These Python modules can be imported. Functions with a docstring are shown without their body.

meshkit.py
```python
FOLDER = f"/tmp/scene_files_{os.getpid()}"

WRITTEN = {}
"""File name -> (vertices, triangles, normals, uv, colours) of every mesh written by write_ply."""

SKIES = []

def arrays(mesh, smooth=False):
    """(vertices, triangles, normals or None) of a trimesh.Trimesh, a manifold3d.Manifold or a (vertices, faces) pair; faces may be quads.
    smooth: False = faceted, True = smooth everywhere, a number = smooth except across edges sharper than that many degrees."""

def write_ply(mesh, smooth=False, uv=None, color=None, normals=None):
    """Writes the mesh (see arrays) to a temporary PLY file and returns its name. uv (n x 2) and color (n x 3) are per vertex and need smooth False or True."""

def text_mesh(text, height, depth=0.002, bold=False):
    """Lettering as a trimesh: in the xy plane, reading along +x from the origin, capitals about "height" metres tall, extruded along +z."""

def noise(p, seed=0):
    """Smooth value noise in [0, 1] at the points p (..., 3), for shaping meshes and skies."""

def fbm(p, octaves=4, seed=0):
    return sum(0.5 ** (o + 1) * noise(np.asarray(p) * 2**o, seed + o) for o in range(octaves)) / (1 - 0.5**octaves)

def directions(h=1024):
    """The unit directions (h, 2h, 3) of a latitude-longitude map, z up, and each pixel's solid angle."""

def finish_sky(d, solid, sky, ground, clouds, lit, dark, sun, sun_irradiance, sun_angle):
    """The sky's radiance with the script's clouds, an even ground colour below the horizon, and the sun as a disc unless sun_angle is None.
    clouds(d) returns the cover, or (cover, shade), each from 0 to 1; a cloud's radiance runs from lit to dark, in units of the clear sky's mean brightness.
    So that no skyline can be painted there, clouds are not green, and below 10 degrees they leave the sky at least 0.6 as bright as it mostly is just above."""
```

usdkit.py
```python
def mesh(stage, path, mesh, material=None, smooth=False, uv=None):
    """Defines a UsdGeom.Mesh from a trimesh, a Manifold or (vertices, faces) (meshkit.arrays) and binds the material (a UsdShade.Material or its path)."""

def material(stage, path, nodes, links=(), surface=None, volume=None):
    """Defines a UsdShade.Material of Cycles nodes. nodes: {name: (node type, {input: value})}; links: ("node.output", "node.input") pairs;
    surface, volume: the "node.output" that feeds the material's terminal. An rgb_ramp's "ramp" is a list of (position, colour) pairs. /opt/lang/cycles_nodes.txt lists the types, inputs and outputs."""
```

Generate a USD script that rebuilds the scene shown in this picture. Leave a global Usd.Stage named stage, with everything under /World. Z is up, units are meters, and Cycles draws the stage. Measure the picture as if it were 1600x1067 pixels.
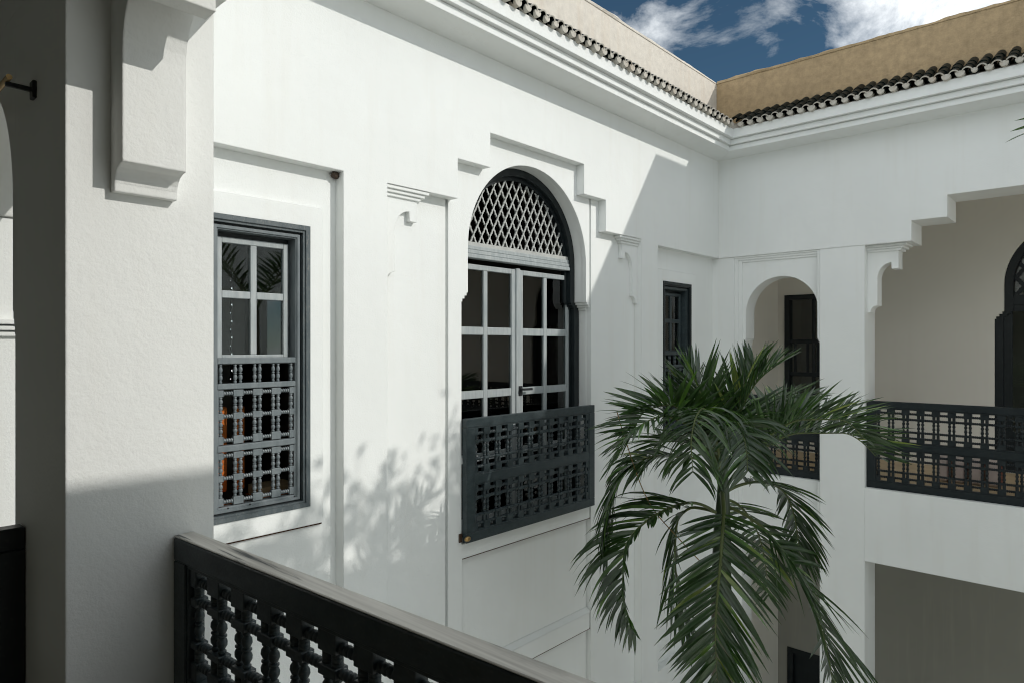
import math
import random
import numpy as np
import trimesh
import usdkit
from shapely.geometry import Polygon, Point, LineString, box as sbox
from shapely.ops import unary_union
from shapely import affinity
from pxr import Usd, UsdGeom, UsdLux, UsdShade, Gf, Sdf

random.seed(7)
RNG = np.random.default_rng(11)
stage = Usd.Stage.CreateInMemory()
UsdGeom.SetStageUpAxis(stage, UsdGeom.Tokens.z)
UsdGeom.SetStageMetersPerUnit(stage, 1.0)
world = UsdGeom.Xform.Define(stage, "/World")
stage.SetDefaultPrim(world.GetPrim())
UsdGeom.Scope.Define(stage, "/World/Looks")

# ------------------------------------------------------------------ camera
# x runs along the sunlit wall towards the corner, y towards that wall, z up; the eye is the origin (1.56 m above the gallery floor)
AZ = math.radians(42.4)
FW = np.array([math.cos(AZ), math.sin(AZ), 0.0])
RT = np.array([math.sin(AZ), -math.cos(AZ), 0.0])
cam = UsdGeom.Camera.Define(stage, "/World/camera")
cam.AddTransformOp().Set(Gf.Matrix4d(*RT, 0, 0, 0, 1, 0, *(-FW), 0, 0, 0, 0, 1))
cam.CreateHorizontalApertureAttr(36.0)
cam.CreateVerticalApertureAttr(36.0 * 682 / 1024)
cam.CreateFocalLengthAttr(36.0 * 1046 / 1600)
cam.CreateVerticalApertureOffsetAttr(36.0 * 6.5 / 1600)
cam.CreateClippingRangeAttr(Gf.Vec2f(0.05, 500))
cam.CreateFStopAttr(11.0)
cam.CreateFocusDistanceAttr(4.6)
cam.CreateExposureAttr(0.10)

# ------------------------------------------------------------------ sun and sky
SUN = np.array([0.47, -1.0, 0.68])
SUN /= np.linalg.norm(SUN)
sun = UsdLux.DistantLight.Define(stage, "/World/sun")
zc = SUN
xc = np.cross([0, 0, 1.0], zc); xc /= np.linalg.norm(xc)
yc = np.cross(zc, xc)
sun.AddTransformOp().Set(Gf.Matrix4d(*xc, 0, *yc, 0, *zc, 0, 0, 0, 0, 1))
sun.CreateIntensityAttr(0.5)
sun.CreateAngleAttr(0.42)
sun.CreateColorAttr(Gf.Vec3f(1.0, 0.965, 0.91))
sun.GetPrim().CreateAttribute("inputs:normalize", Sdf.ValueTypeNames.Bool).Set(True)
sky = UsdLux.DomeLight.Define(stage, "/World/sky")
sky.GetPrim().SetCustomDataByKey("kind", "structure")
sky_mat = usdkit.material(stage, "/World/Looks/sky_look", {
    "st": ("sky_texture", {"sky_type": "single_scattering", "sun_disc": False, "sun_elevation": math.asin(SUN[2]),
                           "sun_rotation": math.atan2(SUN[0], SUN[1]), "altitude": 2500.0, "air_density": 0.9, "aerosol_density": 0.25}),
    "tc": ("texture_coordinate", {}),
    "mp": ("mapping", {"location": (1.2, 0.3, 0.5), "scale": (1.0, 1.0, 1.7)}),
    "n1": ("noise_texture", {"scale": 2.1, "detail": 3.0, "roughness": 0.5}),
    "n2": ("noise_texture", {"scale": 7.0, "detail": 10.0, "roughness": 0.62, "distortion": 0.4}),
    "ad": ("math", {"math_type": "multiply_add", "value2": 0.62}),
    "sc": ("math", {"math_type": "multiply", "value2": 0.5}),
    "rp": ("rgb_ramp", {"ramp": [(0.0, (0, 0, 0)), (0.46, (0, 0, 0)), (0.53, (.4, .4, .4)), (0.61, (.92, .92, .92)), (1, (1, 1, 1))]}),
    "n3": ("noise_texture", {"scale": 5.0, "detail": 6.0, "roughness": 0.55}),
    "cr": ("rgb_ramp", {"ramp": [(0.28, (4.4, 4.65, 4.8)), (0.72, (11.2, 11.5, 11.6))]}),
    "dk": ("mix", {"mix_type": "multiply", "fac": 1.0, "color2": (0.29, 0.40, 0.39)}),
    "mx": ("mix", {"mix_type": "mix"}),
    "bg": ("background_shader", {"strength": 0.15}),
}, [("tc.generated", "mp.vector"), ("mp.vector", "n1.vector"), ("mp.vector", "n2.vector"), ("mp.vector", "n3.vector"),
    ("n2.fac", "sc.value1"), ("n1.fac", "ad.value1"), ("sc.value", "ad.value3"), ("ad.value", "rp.fac"),
    ("n3.fac", "cr.fac"), ("rp.color", "mx.fac"), ("st.color", "dk.color1"), ("dk.color", "mx.color1"), ("cr.color", "mx.color2"), ("mx.color", "bg.color")],
    surface="bg.background")
UsdShade.MaterialBindingAPI.Apply(sky.GetPrim()).Bind(sky_mat)


# ------------------------------------------------------------------ helpers
_used = {}


def numbered(path):
    n = _used.get(path, 0)
    _used[path] = n + 1
    return path if n == 0 else f"{path}_{n:03d}"


def tag(prim, label=None, category=None, group=None, kind=None):
    for k, v in (("label", label), ("category", category), ("group", group), ("kind", kind)):
        if v:
            prim.SetCustomDataByKey(k, v)


def cat(ms):
    ms = [m for m in ms if m is not None]
    return ms[0] if len(ms) == 1 else trimesh.util.concatenate(ms)


class Thing:
    """An Xform at a thing's base; its parts are given in world coordinates, or in its own when local."""

    def __init__(s, name, base=(0, 0, 0), label=None, category=None, group=None, kind=None, rotz=0.0, local=False):
        s.path = numbered("/World/" + name)
        s.x = UsdGeom.Xform.Define(stage, s.path)
        s.x.AddTranslateOp().Set(Gf.Vec3d(*map(float, base)))
        if rotz:
            s.x.AddRotateZOp().Set(float(rotz))
        s.base = np.zeros(3) if local else np.asarray(base, float)
        tag(s.x.GetPrim(), label, category, group, kind)

    def add(s, name, mesh, mat, parent=None, smooth=False, label=None, kind=None):
        v = np.asarray(mesh.vertices) - s.base
        p = numbered((parent or s.path) + "/" + name)
        usdkit.mesh(stage, p, (v, np.asarray(mesh.faces)), mat, smooth=smooth)
        tag(stage.GetPrimAtPath(p), label, None, None, kind)
        return p


def bx(x0, x1, y0, y1, z0, z1, bev=0.0):
    a, b = np.minimum([x0, y0, z0], [x1, y1, z1]), np.maximum([x0, y0, z0], [x1, y1, z1])
    if bev <= 0:
        m = trimesh.creation.box(extents=b - a)
        m.apply_translation((a + b) / 2)
        return m
    bev = min(bev, 0.45 * (b - a).min())
    pts = []
    for sx in (0, 1):
        for sy in (0, 1):
            for sz in (0, 1):
                c = np.where([sx, sy, sz], b, a)
                d = np.where([sx, sy, sz], -1, 1) * bev
                for k in range(3):
                    q = c + d
                    q[k] = c[k]
                    pts.append(q)
    return trimesh.convex.convex_hull(np.array(pts))


def polys(g):
    if g.is_empty:
        return []
    return [p for p in getattr(g, "geoms", [g]) if p.geom_type == "Polygon" and p.area > 1e-7]


def ext(g, h):
    return cat([trimesh.creation.extrude_polygon(p, h, engine="earcut") for p in polys(g)])


def ext_y(g, y0, y1):
    """polygon in (x, z), solid from y0 to y1"""
    m = ext(g, y1 - y0)
    v = m.vertices.copy()
    m.vertices = np.stack([v[:, 0], y0 + v[:, 2], v[:, 1]], 1)
    m.invert()
    return m


def ext_x(g, x0, x1):
    """polygon in (y, z), solid from x0 to x1"""
    m = ext(g, x1 - x0)
    v = m.vertices.copy()
    m.vertices = np.stack([x0 + v[:, 2], v[:, 0], v[:, 1]], 1)
    return m


def tube(pts, rad, seg=8, cap=True):
    pts = np.asarray(pts, float)
    n = len(pts)
    rad = np.broadcast_to(rad, n)
    t = np.gradient(pts, axis=0)
    t /= np.linalg.norm(t, axis=1, keepdims=True)
    ref = np.array([0, 0, 1.0]) if abs(t[0][2]) < 0.9 else np.array([1.0, 0, 0])
    a = np.linspace(0, 2 * math.pi, seg, endpoint=False)
    V = []
    u = np.cross(ref, t[0]); u /= np.linalg.norm(u)
    for i in range(n):
        u = u - t[i] * (u @ t[i]); u /= np.linalg.norm(u)
        w = np.cross(t[i], u)
        V.append(pts[i] + rad[i] * (np.cos(a)[:, None] * u + np.sin(a)[:, None] * w))
    V = np.concatenate(V)
    F = []
    for i in range(n - 1):
        for j in range(seg):
            k = (j + 1) % seg
            F += [[i * seg + j, i * seg + k, (i + 1) * seg + k], [i * seg + j, (i + 1) * seg + k, (i + 1) * seg + j]]
    if cap:
        V = np.vstack([V, pts[0], pts[-1]])
        for j in range(seg):
            k = (j + 1) % seg
            F += [[n * seg, k, j], [n * seg + 1, (n - 1) * seg + j, (n - 1) * seg + k]]
    return trimesh.Trimesh(V, F, process=False)


def turned(z0, z1, prof, x=0.0, y=0.0, seg=10, axis="z"):
    """lathe work: prof = (position 0..1, radius) pairs; axis z: upright at (x, y); axis x: lying from z0 to z1 along x, at (y, z) = (x, y)"""
    p = np.array(prof, float)
    pts = np.zeros((len(p), 3))
    pts[:, 2] = z0 + (z1 - z0) * p[:, 0]
    a = np.linspace(0, 2 * math.pi, seg, endpoint=False)
    V = np.concatenate([np.stack([r * np.cos(a), r * np.sin(a), np.full(seg, z)], 1) for z, r in zip(pts[:, 2], p[:, 1])])
    F = []
    for i in range(len(p) - 1):
        for j in range(seg):
            k = (j + 1) % seg
            F += [[i * seg + j, i * seg + k, (i + 1) * seg + k], [i * seg + j, (i + 1) * seg + k, (i + 1) * seg + j]]
    if axis == "z":
        V = V + [x, y, 0]
    else:
        V = np.stack([V[:, 2], x + V[:, 0], y + V[:, 1]], 1)
    return trimesh.Trimesh(V, F, process=False)


def sphere(c, r, sub=2, scale=(1, 1, 1)):
    m = trimesh.creation.icosphere(subdivisions=sub, radius=r)
    m.vertices = m.vertices * np.asarray(scale) + np.asarray(c)
    return m


def mitre(profile, along, wall, start, corner, sign):
    """a moulding: profile = (outward, z) points, on a wall along x (wall = its y) or along y (wall = its x); its end stops on the 45 degree line at the corner"""
    P = np.array(profile, float)
    n = len(P)
    if along == "x":
        A = np.stack([np.full(n, start), wall - P[:, 0], P[:, 1]], 1)
        B = np.stack([corner - P[:, 0], wall - P[:, 0], P[:, 1]], 1)
    else:
        A = np.stack([wall - P[:, 0], np.full(n, start), P[:, 1]], 1)
        B = np.stack([wall - P[:, 0], corner - P[:, 0], P[:, 1]], 1)
    V = np.vstack([A, B])
    F = []
    for i in range(n):
        j = (i + 1) % n
        F += [[i, j, n + j], [i, n + j, n + i]]
    t2, f2 = trimesh.creation.triangulate_polygon(Polygon(P), engine="earcut")
    idx = [int(np.argmin(np.linalg.norm(P - q, axis=1))) for q in np.asarray(t2)]
    for f in f2:
        F += [[idx[f[0]], idx[f[1]], idx[f[2]]], [n + idx[f[2]], n + idx[f[1]], n + idx[f[0]]]]
    m = trimesh.Trimesh(V, F, process=False)
    trimesh.repair.fix_normals(m)
    return m


# ------------------------------------------------------------------ materials
def plaster(name, c, var=0.05, stain=(0.62, 0.57, 0.47), stain_amt=0.12, bump=0.35, rough=0.85, grain=90.0, bevel=0.009, mottle=0.0):
    dark = tuple(k * (1 - var) for k in c)
    nodes = {
        "g": ("geometry", {}),
        "n1": ("noise_texture", {"scale": 0.9, "detail": 5.0, "roughness": 0.6}),
        "n2": ("noise_texture", {"scale": grain, "detail": 4.0, "roughness": 0.65}),
        "n4": ("noise_texture", {"scale": 6.0, "detail": 3.0, "roughness": 0.5}),
        "ms": ("mapping", {"scale": (7.0, 7.0, 0.5)}),
        "n3": ("noise_texture", {"scale": 1.0, "detail": 6.0, "roughness": 0.65}),
        "r1": ("rgb_ramp", {"ramp": [(0.3, dark), (0.7, c)]}),
        "r3": ("rgb_ramp", {"ramp": [(0.52, (0, 0, 0)), (0.8, (1, 1, 1))]}),
        "am": ("math", {"math_type": "multiply", "value2": stain_amt}),
        "mx": ("mix", {"mix_type": "mix", "color2": stain}),
        "bv": ("bevel", {"samples": 4, "radius": bevel}),
        "hm": ("math", {"math_type": "multiply_add", "value2": 2.5}),
        "b": ("bump", {"strength": bump, "distance": 0.004}),
        "n5": ("noise_texture", {"scale": 14.0, "detail": 8.0, "roughness": 0.75}),
        "r5": ("rgb_ramp", {"ramp": [(0.32, (1 - mottle,) * 3), (0.62, (1 + 0.35 * mottle,) * 3)]}),
        "m5": ("mix", {"mix_type": "multiply", "fac": 1.0}),
        "p": ("principled_bsdf", {"roughness": rough, "specular_ior_level": 0.25}),
    }
    links = [("g.position", "n1.vector"), ("g.position", "n2.vector"), ("g.position", "n4.vector"), ("g.position", "ms.vector"), ("ms.vector", "n3.vector"),
             ("n1.fac", "r1.fac"), ("n3.fac", "r3.fac"), ("r3.color", "am.value1"), ("am.value", "mx.fac"), ("r1.color", "mx.color1"),
             ("mx.color", "m5.color1"), ("g.position", "n5.vector"), ("n5.fac", "r5.fac"), ("r5.color", "m5.color2"), ("m5.color", "p.base_color"), ("n4.fac", "hm.value1"), ("n2.fac", "hm.value3"), ("hm.value", "b.height"), ("bv.bevel", "b.normal"), ("b.normal", "p.normal")]
    return usdkit.material(stage, "/World/Looks/" + name, nodes, links, surface="p.BSDF")


def paint(name, c, c2, rough=0.45, scale=(3, 3, 3), bump=0.15, wear=None, wear_amt=0.0, spec=0.5, bevel=0.002):
    nodes = {
        "tc": ("geometry", {}),
        "m": ("mapping", {"scale": scale}),
        "n1": ("noise_texture", {"scale": 4.0, "detail": 6.0, "roughness": 0.6}),
        "n2": ("noise_texture", {"scale": 22.0, "detail": 5.0, "roughness": 0.6}),
        "r1": ("rgb_ramp", {"ramp": [(0.3, c), (0.7, c2)]}),
        "rr": ("map_range", {"from_min": 0.3, "from_max": 0.7, "to_min": rough - 0.1, "to_max": rough + 0.12}),
        "bv": ("bevel", {"samples": 4, "radius": bevel}),
        "b": ("bump", {"strength": bump, "distance": 0.002}),
        "p": ("principled_bsdf", {"specular_ior_level": spec}),
        "rw": ("rgb_ramp", {"ramp": [(0.56, (0, 0, 0)), (0.66, (1, 1, 1))]}),
        "aw": ("math", {"math_type": "multiply", "value2": wear_amt}),
        "mw": ("mix", {"mix_type": "mix", "color2": wear or c}),
    }
    links = [("tc.position", "m.vector"), ("m.vector", "n1.vector"), ("m.vector", "n2.vector"), ("n1.fac", "r1.fac"), ("n2.fac", "rr.value"),
             ("rr.result", "p.roughness"), ("n2.fac", "b.height"), ("bv.bevel", "b.normal"), ("b.normal", "p.normal"),
             ("n2.fac", "rw.fac"), ("rw.color", "aw.value1"), ("aw.value", "mw.fac"), ("r1.color", "mw.color1"), ("mw.color", "p.base_color")]
    return usdkit.material(stage, "/World/Looks/" + name, nodes, links, surface="p.BSDF")


M = {}
M["white"] = plaster("white_plaster", (0.845, 0.865, 0.845), var=0.05, stain_amt=0.14, bump=0.45)
M["pillar"] = plaster("rough_white_plaster", (0.82, 0.83, 0.805), var=0.05, stain_amt=0.12, bump=0.45, grain=70.0)
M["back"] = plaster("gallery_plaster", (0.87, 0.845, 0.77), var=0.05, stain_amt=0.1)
M["rust"] = plaster("rust_stained_plaster", (0.10, 0.055, 0.035), var=0.4)
M["dim"] = plaster("dimmed_gallery_plaster", (0.36, 0.355, 0.31), var=0.08, stain_amt=0.2)  # lowered tone puts shade into the colour of the lower back wall
M["cream"] = plaster("cream_plaster", (0.72, 0.67, 0.59), var=0.08, stain=(0.5, 0.36, 0.22), stain_amt=0.35, bump=0.6, mottle=0.12)
M["tan"] = plaster("ochre_plaster", (0.47, 0.345, 0.20), var=0.22, stain=(0.22, 0.17, 0.10), stain_amt=0.6, bump=1.0, grain=40.0, mottle=0.24)
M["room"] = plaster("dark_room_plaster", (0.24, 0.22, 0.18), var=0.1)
M["dark"] = paint("dark_blue_grey_paint", (0.0045, 0.0085, 0.0100), (0.010, 0.016, 0.018), rough=0.42, wear=(0.06, 0.06, 0.055), wear_amt=0.2, spec=0.4)
M["guard"] = paint("slate_guard_paint", (0.016, 0.028, 0.032), (0.038, 0.054, 0.059), rough=0.42, scale=(4, 4, 7), bump=0.5, wear=(0.13, 0.12, 0.10), wear_amt=0.3)
M["grey"] = paint("sunlit_worn_grey_paint", (0.29, 0.33, 0.34), (0.43, 0.46, 0.46), rough=0.5, scale=(9, 9, 1.2), wear=(0.36, 0.35, 0.32), wear_amt=0.5, bump=0.35)  # worn grey, paled to carry sunlight on the lit joinery
M["mid"] = paint("mid_grey_paint", (0.115, 0.14, 0.15), (0.19, 0.215, 0.225), rough=0.45, scale=(6, 6, 1.5), bump=0.25)
M["frame"] = paint("slate_grey_paint", (0.055, 0.075, 0.083), (0.105, 0.125, 0.132), rough=0.42, scale=(6, 6, 1.5), wear=(0.25, 0.24, 0.21), wear_amt=0.4, bump=0.3)
M["lattice"] = paint("pale_lattice_paint", (0.40, 0.41, 0.39), (0.50, 0.51, 0.49), rough=0.55)  # frame grey, lightened so the sunlight is in the colour
M["railtop"] = usdkit.material(stage, "/World/Looks/worn_sheen_rail_top", {  # worn paint, paled further to include the sky sheen on top
    "g": ("geometry", {}), "m": ("mapping", {"scale": (26, 1.5, 26)}), "m2": ("mapping", {"scale": (70, 2.2, 70)}), "m3": ("mapping", {"scale": (9, 2.6, 9)}),
    "n1": ("noise_texture", {"scale": 1.0, "detail": 7.0, "roughness": 0.62, "distortion": 0.5}), "n2": ("noise_texture", {"scale": 1.0, "detail": 5.0}),
    "n3": ("noise_texture", {"scale": 1.0, "detail": 6.0, "roughness": 0.6}),
    "r2": ("rgb_ramp", {"ramp": [(0.3, (0.38, 0.36, 0.32)), (0.7, (0.66, 0.64, 0.58))]}),
    "r1": ("rgb_ramp", {"ramp": [(0.36, (1, 1, 1)), (0.42, (0, 0, 0))]}), "r3": ("rgb_ramp", {"ramp": [(0.56, (0, 0, 0)), (0.70, (0.75, 0.75, 0.75))]}),
    "a": ("mix", {"mix_type": "mix", "color2": (0.19, 0.185, 0.165)}), "b": ("mix", {"mix_type": "mix", "color2": (0.028, 0.034, 0.036)}),
    "bm": ("bump", {"strength": 0.6, "distance": 0.003}), "p": ("principled_bsdf", {"roughness": 0.36})},
    [("g.position", "m.vector"), ("g.position", "m2.vector"), ("g.position", "m3.vector"), ("m.vector", "n1.vector"), ("m2.vector", "n2.vector"), ("m3.vector", "n3.vector"),
     ("n2.fac", "r2.fac"), ("n1.fac", "r1.fac"), ("n3.fac", "r3.fac"), ("r3.color", "a.fac"), ("r2.color", "a.color1"), ("r1.color", "b.fac"), ("a.color", "b.color1"),
     ("b.color", "p.base_color"), ("n1.fac", "bm.height"), ("bm.normal", "p.normal")], surface="p.BSDF")
M["brass"] = usdkit.material(stage, "/World/Looks/old_brass", {"p": ("principled_bsdf", {"base_color": (0.45, 0.30, 0.13), "metallic": 1.0, "roughness": 0.4})}, [], surface="p.BSDF")
M["iron"] = usdkit.material(stage, "/World/Looks/dark_iron", {"p": ("principled_bsdf", {"base_color": (0.02, 0.022, 0.024), "metallic": 0.3, "roughness": 0.5})}, [], surface="p.BSDF")
M["glass"] = usdkit.material(stage, "/World/Looks/pane_glass", {
    "t": ("transparent_bsdf", {"color": (0.82, 0.87, 0.86)}), "gl": ("glossy_bsdf", {"roughness": 0.01, "color": (0.95, 0.95, 0.95)}),
    "f": ("fresnel", {"IOR": 1.6}), "m": ("mix_closure", {})},
    [("f.fac", "m.fac"), ("t.BSDF", "m.closure1"), ("gl.BSDF", "m.closure2")], surface="m.closure")
M["glaze"] = usdkit.material(stage, "/World/Looks/green_tile_glaze", {
    "g": ("geometry", {}), "o": ("object_info", {}),
    "n": ("noise_texture", {"scale": 25.0, "detail": 4.0}),
    "r": ("rgb_ramp", {"ramp": [(0.0, (0.002, 0.004, 0.004)), (0.8, (0.005, 0.010, 0.009)), (1.0, (0.035, 0.035, 0.025))]}),
    "a": ("math", {"math_type": "multiply_add", "value2": 0.5}), "h": ("math", {"math_type": "multiply", "value2": 0.5}),
    "p": ("principled_bsdf", {"roughness": 0.45, "specular_ior_level": 0.12})},
    [("g.position", "n.vector"), ("o.random", "h.value1"), ("n.fac", "a.value1"), ("h.value", "a.value3"), ("a.value", "r.fac"), ("r.color", "p.base_color")], surface="p.BSDF")
M["lime"] = plaster("lime_mortar", (0.60, 0.57, 0.50), var=0.35, stain=(0.35, 0.2, 0.1), stain_amt=0.6, bump=0.8, grain=60.0)
M["floor"] = usdkit.material(stage, "/World/Looks/ochre_floor", {
    "g": ("geometry", {}), "n": ("noise_texture", {"scale": 5.0, "detail": 5.0}),
    "r": ("rgb_ramp", {"ramp": [(0.3, (0.56, 0.41, 0.25)), (0.7, (0.68, 0.53, 0.34))]}), "p": ("principled_bsdf", {"roughness": 0.5})},
    [("g.position", "n.vector"), ("n.fac", "r.fac"), ("r.color", "p.base_color")], surface="p.BSDF")
M["darkfloor"] = plaster("dark_floor", (0.20, 0.185, 0.15), var=0.2, rough=0.5)
M["ground"] = plaster("courtyard_paving", (0.78, 0.76, 0.70), var=0.2)


def cloth(name, c, rough=0.9):
    return usdkit.material(stage, "/World/Looks/" + name, {
        "g": ("geometry", {}), "n": ("noise_texture", {"scale": 120.0, "detail": 3.0}), "n2": ("noise_texture", {"scale": 9.0, "detail": 3.0}),
        "r": ("rgb_ramp", {"ramp": [(0.3, tuple(k * 0.8 for k in c)), (0.7, c)]}), "b": ("bump", {"strength": 0.4, "distance": 0.002}),
        "p": ("principled_bsdf", {"roughness": rough})},
        [("g.position", "n.vector"), ("g.position", "n2.vector"), ("n2.fac", "r.fac"), ("r.color", "p.base_color"), ("n.fac", "b.height"), ("b.normal", "p.normal")], surface="p.BSDF")


M["orange"] = cloth("orange_cloth", (0.75, 0.20, 0.03))
M["paper"] = cloth("cream_paper", (0.75, 0.62, 0.38))
M["red"] = cloth("oxblood_leather", (0.22, 0.055, 0.035), 0.5)
M["pale"] = cloth("pale_cushion_cloth", (0.62, 0.53, 0.49))
M["chair"] = cloth("pale_chair_cloth", (0.62, 0.60, 0.55))
M["wood"] = cloth("dark_table_wood", (0.06, 0.035, 0.02), 0.4)
M["curtain"] = cloth("beige_curtain", (0.45, 0.40, 0.32))


def leafmat(name, a, b, tip, island=False):
    src = ("g", "random_per_island") if island else ("o", "random")
    return usdkit.material(stage, "/World/Looks/" + name, {
        "g": ("geometry", {}), "o": ("object_info", {}),
        "n": ("noise_texture", {"scale": 6.0, "detail": 4.0}),
        "mx": ("math", {"math_type": "multiply_add", "value2": 0.55}),
        "h": ("math", {"math_type": "multiply", "value2": 0.45}),
        "r": ("rgb_ramp", {"ramp": [(0.05, a), (0.48, b), (0.68, tuple(q * 2.0 for q in b)), (0.95, tip)]}),
        "p": ("principled_bsdf", {"roughness": 0.22, "specular_ior_level": 0.95}),
        "t": ("translucent_bsdf", {}), "br": ("mix", {"mix_type": "multiply", "fac": 1.0, "color2": (1.3, 1.5, 0.5)}),
        "ms": ("mix_closure", {"fac": 0.28})},
        [("g.position", "n.vector"), (src[0] + "." + src[1], "mx.value1"), ("n.fac", "h.value1"), ("h.value", "mx.value3"), ("mx.value", "r.fac"),
         ("r.color", "p.base_color"), ("r.color", "br.color1"), ("br.color", "t.color"), ("p.BSDF", "ms.closure1"), ("t.BSDF", "ms.closure2")], surface="ms.closure")


M["leaf"] = leafmat("palm_leaf", (0.016, 0.038, 0.017), (0.052, 0.100, 0.032), (0.34, 0.32, 0.08))
M["leaves"] = leafmat("palm_leaf_mass", (0.016, 0.038, 0.017), (0.052, 0.100, 0.032), (0.34, 0.32, 0.08), island=True)
M["rachis"] = cloth("palm_stalk", (0.10, 0.13, 0.035), 0.45)
M["shaft"] = cloth("palm_crownshaft", (0.035, 0.06, 0.025), 0.4)
M["trunk"] = cloth("palm_trunk_bark", (0.15, 0.14, 0.10))
M["dry"] = cloth("dry_stalk", (0.26, 0.17, 0.06))
M["shrub"] = leafmat("shrub_leaf", (0.03, 0.06, 0.02), (0.06, 0.10, 0.03), (0.10, 0.12, 0.04), island=True)

# ------------------------------------------------------------------ measures
YA = 3.80            # face of the sunlit wall
XB = 8.06            # face of the shaded wing
FL = -1.56           # gallery floor
GR = -6.2            # courtyard ground
LED = 1.13           # underside of the stepped lintels
SOF = 2.33           # soffit of the cornice


def rect(a, b, c, d):
    return sbox(min(a, b), min(c, d), max(a, b), max(c, d))


def arch(cx, half, cz, bottom, imp_z, wide, imp_h, n=40, steps=3):
    """a round arch on straight legs, standing on a stepped impost below which the opening is wider"""
    a = np.linspace(0, math.pi, n)
    g = [Polygon(np.stack([cx + half * np.cos(a), cz + half * np.sin(a)], 1)), rect(cx - half, cx + half, imp_z, cz + 1e-4)]
    for k in range(steps):
        w = half + (wide - half) * (k + 0.6) / steps
        g.append(rect(cx - w, cx + w, bottom, imp_z - imp_h * k / steps))
    g.append(rect(cx - wide, cx + wide, bottom, imp_z - imp_h))
    return unary_union(g).buffer(1e-5)


def corbel_outline(d=-1.0, z_block=(0.45, 0.475), z_body=0.524, nose=0.92, top=LED, cx=0.0):
    """side view of a corbel hung on a jamb at cx and reaching out towards d: foot block, cove, shaft, quarter arch, nose, three steps"""
    p = [(0, z_block[0]), (0.032, z_block[0]), (0.034, z_block[1])]
    for a in np.linspace(0, math.pi / 2, 6):
        p.append((0.034 + 0.066 * (1 - math.cos(a)), z_block[1] - 0.012 + (z_body - z_block[1] + 0.012) * math.sin(a)))
    p.append((0.100, z_body + 0.004))
    for a in np.linspace(0, math.pi / 2, 9):
        p.append((0.100 + 0.135 * (1 - math.cos(a)), nose - 0.10 + 0.17 * math.sin(a)))
    p += [(0.240, nose), (0.306, nose)]
    h = (top - 0.075)
    p += [(0.306, h + 0.02), (0, h + 0.02)]
    return Polygon([(cx + d * a, z) for a, z in p]).buffer(0)


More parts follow.
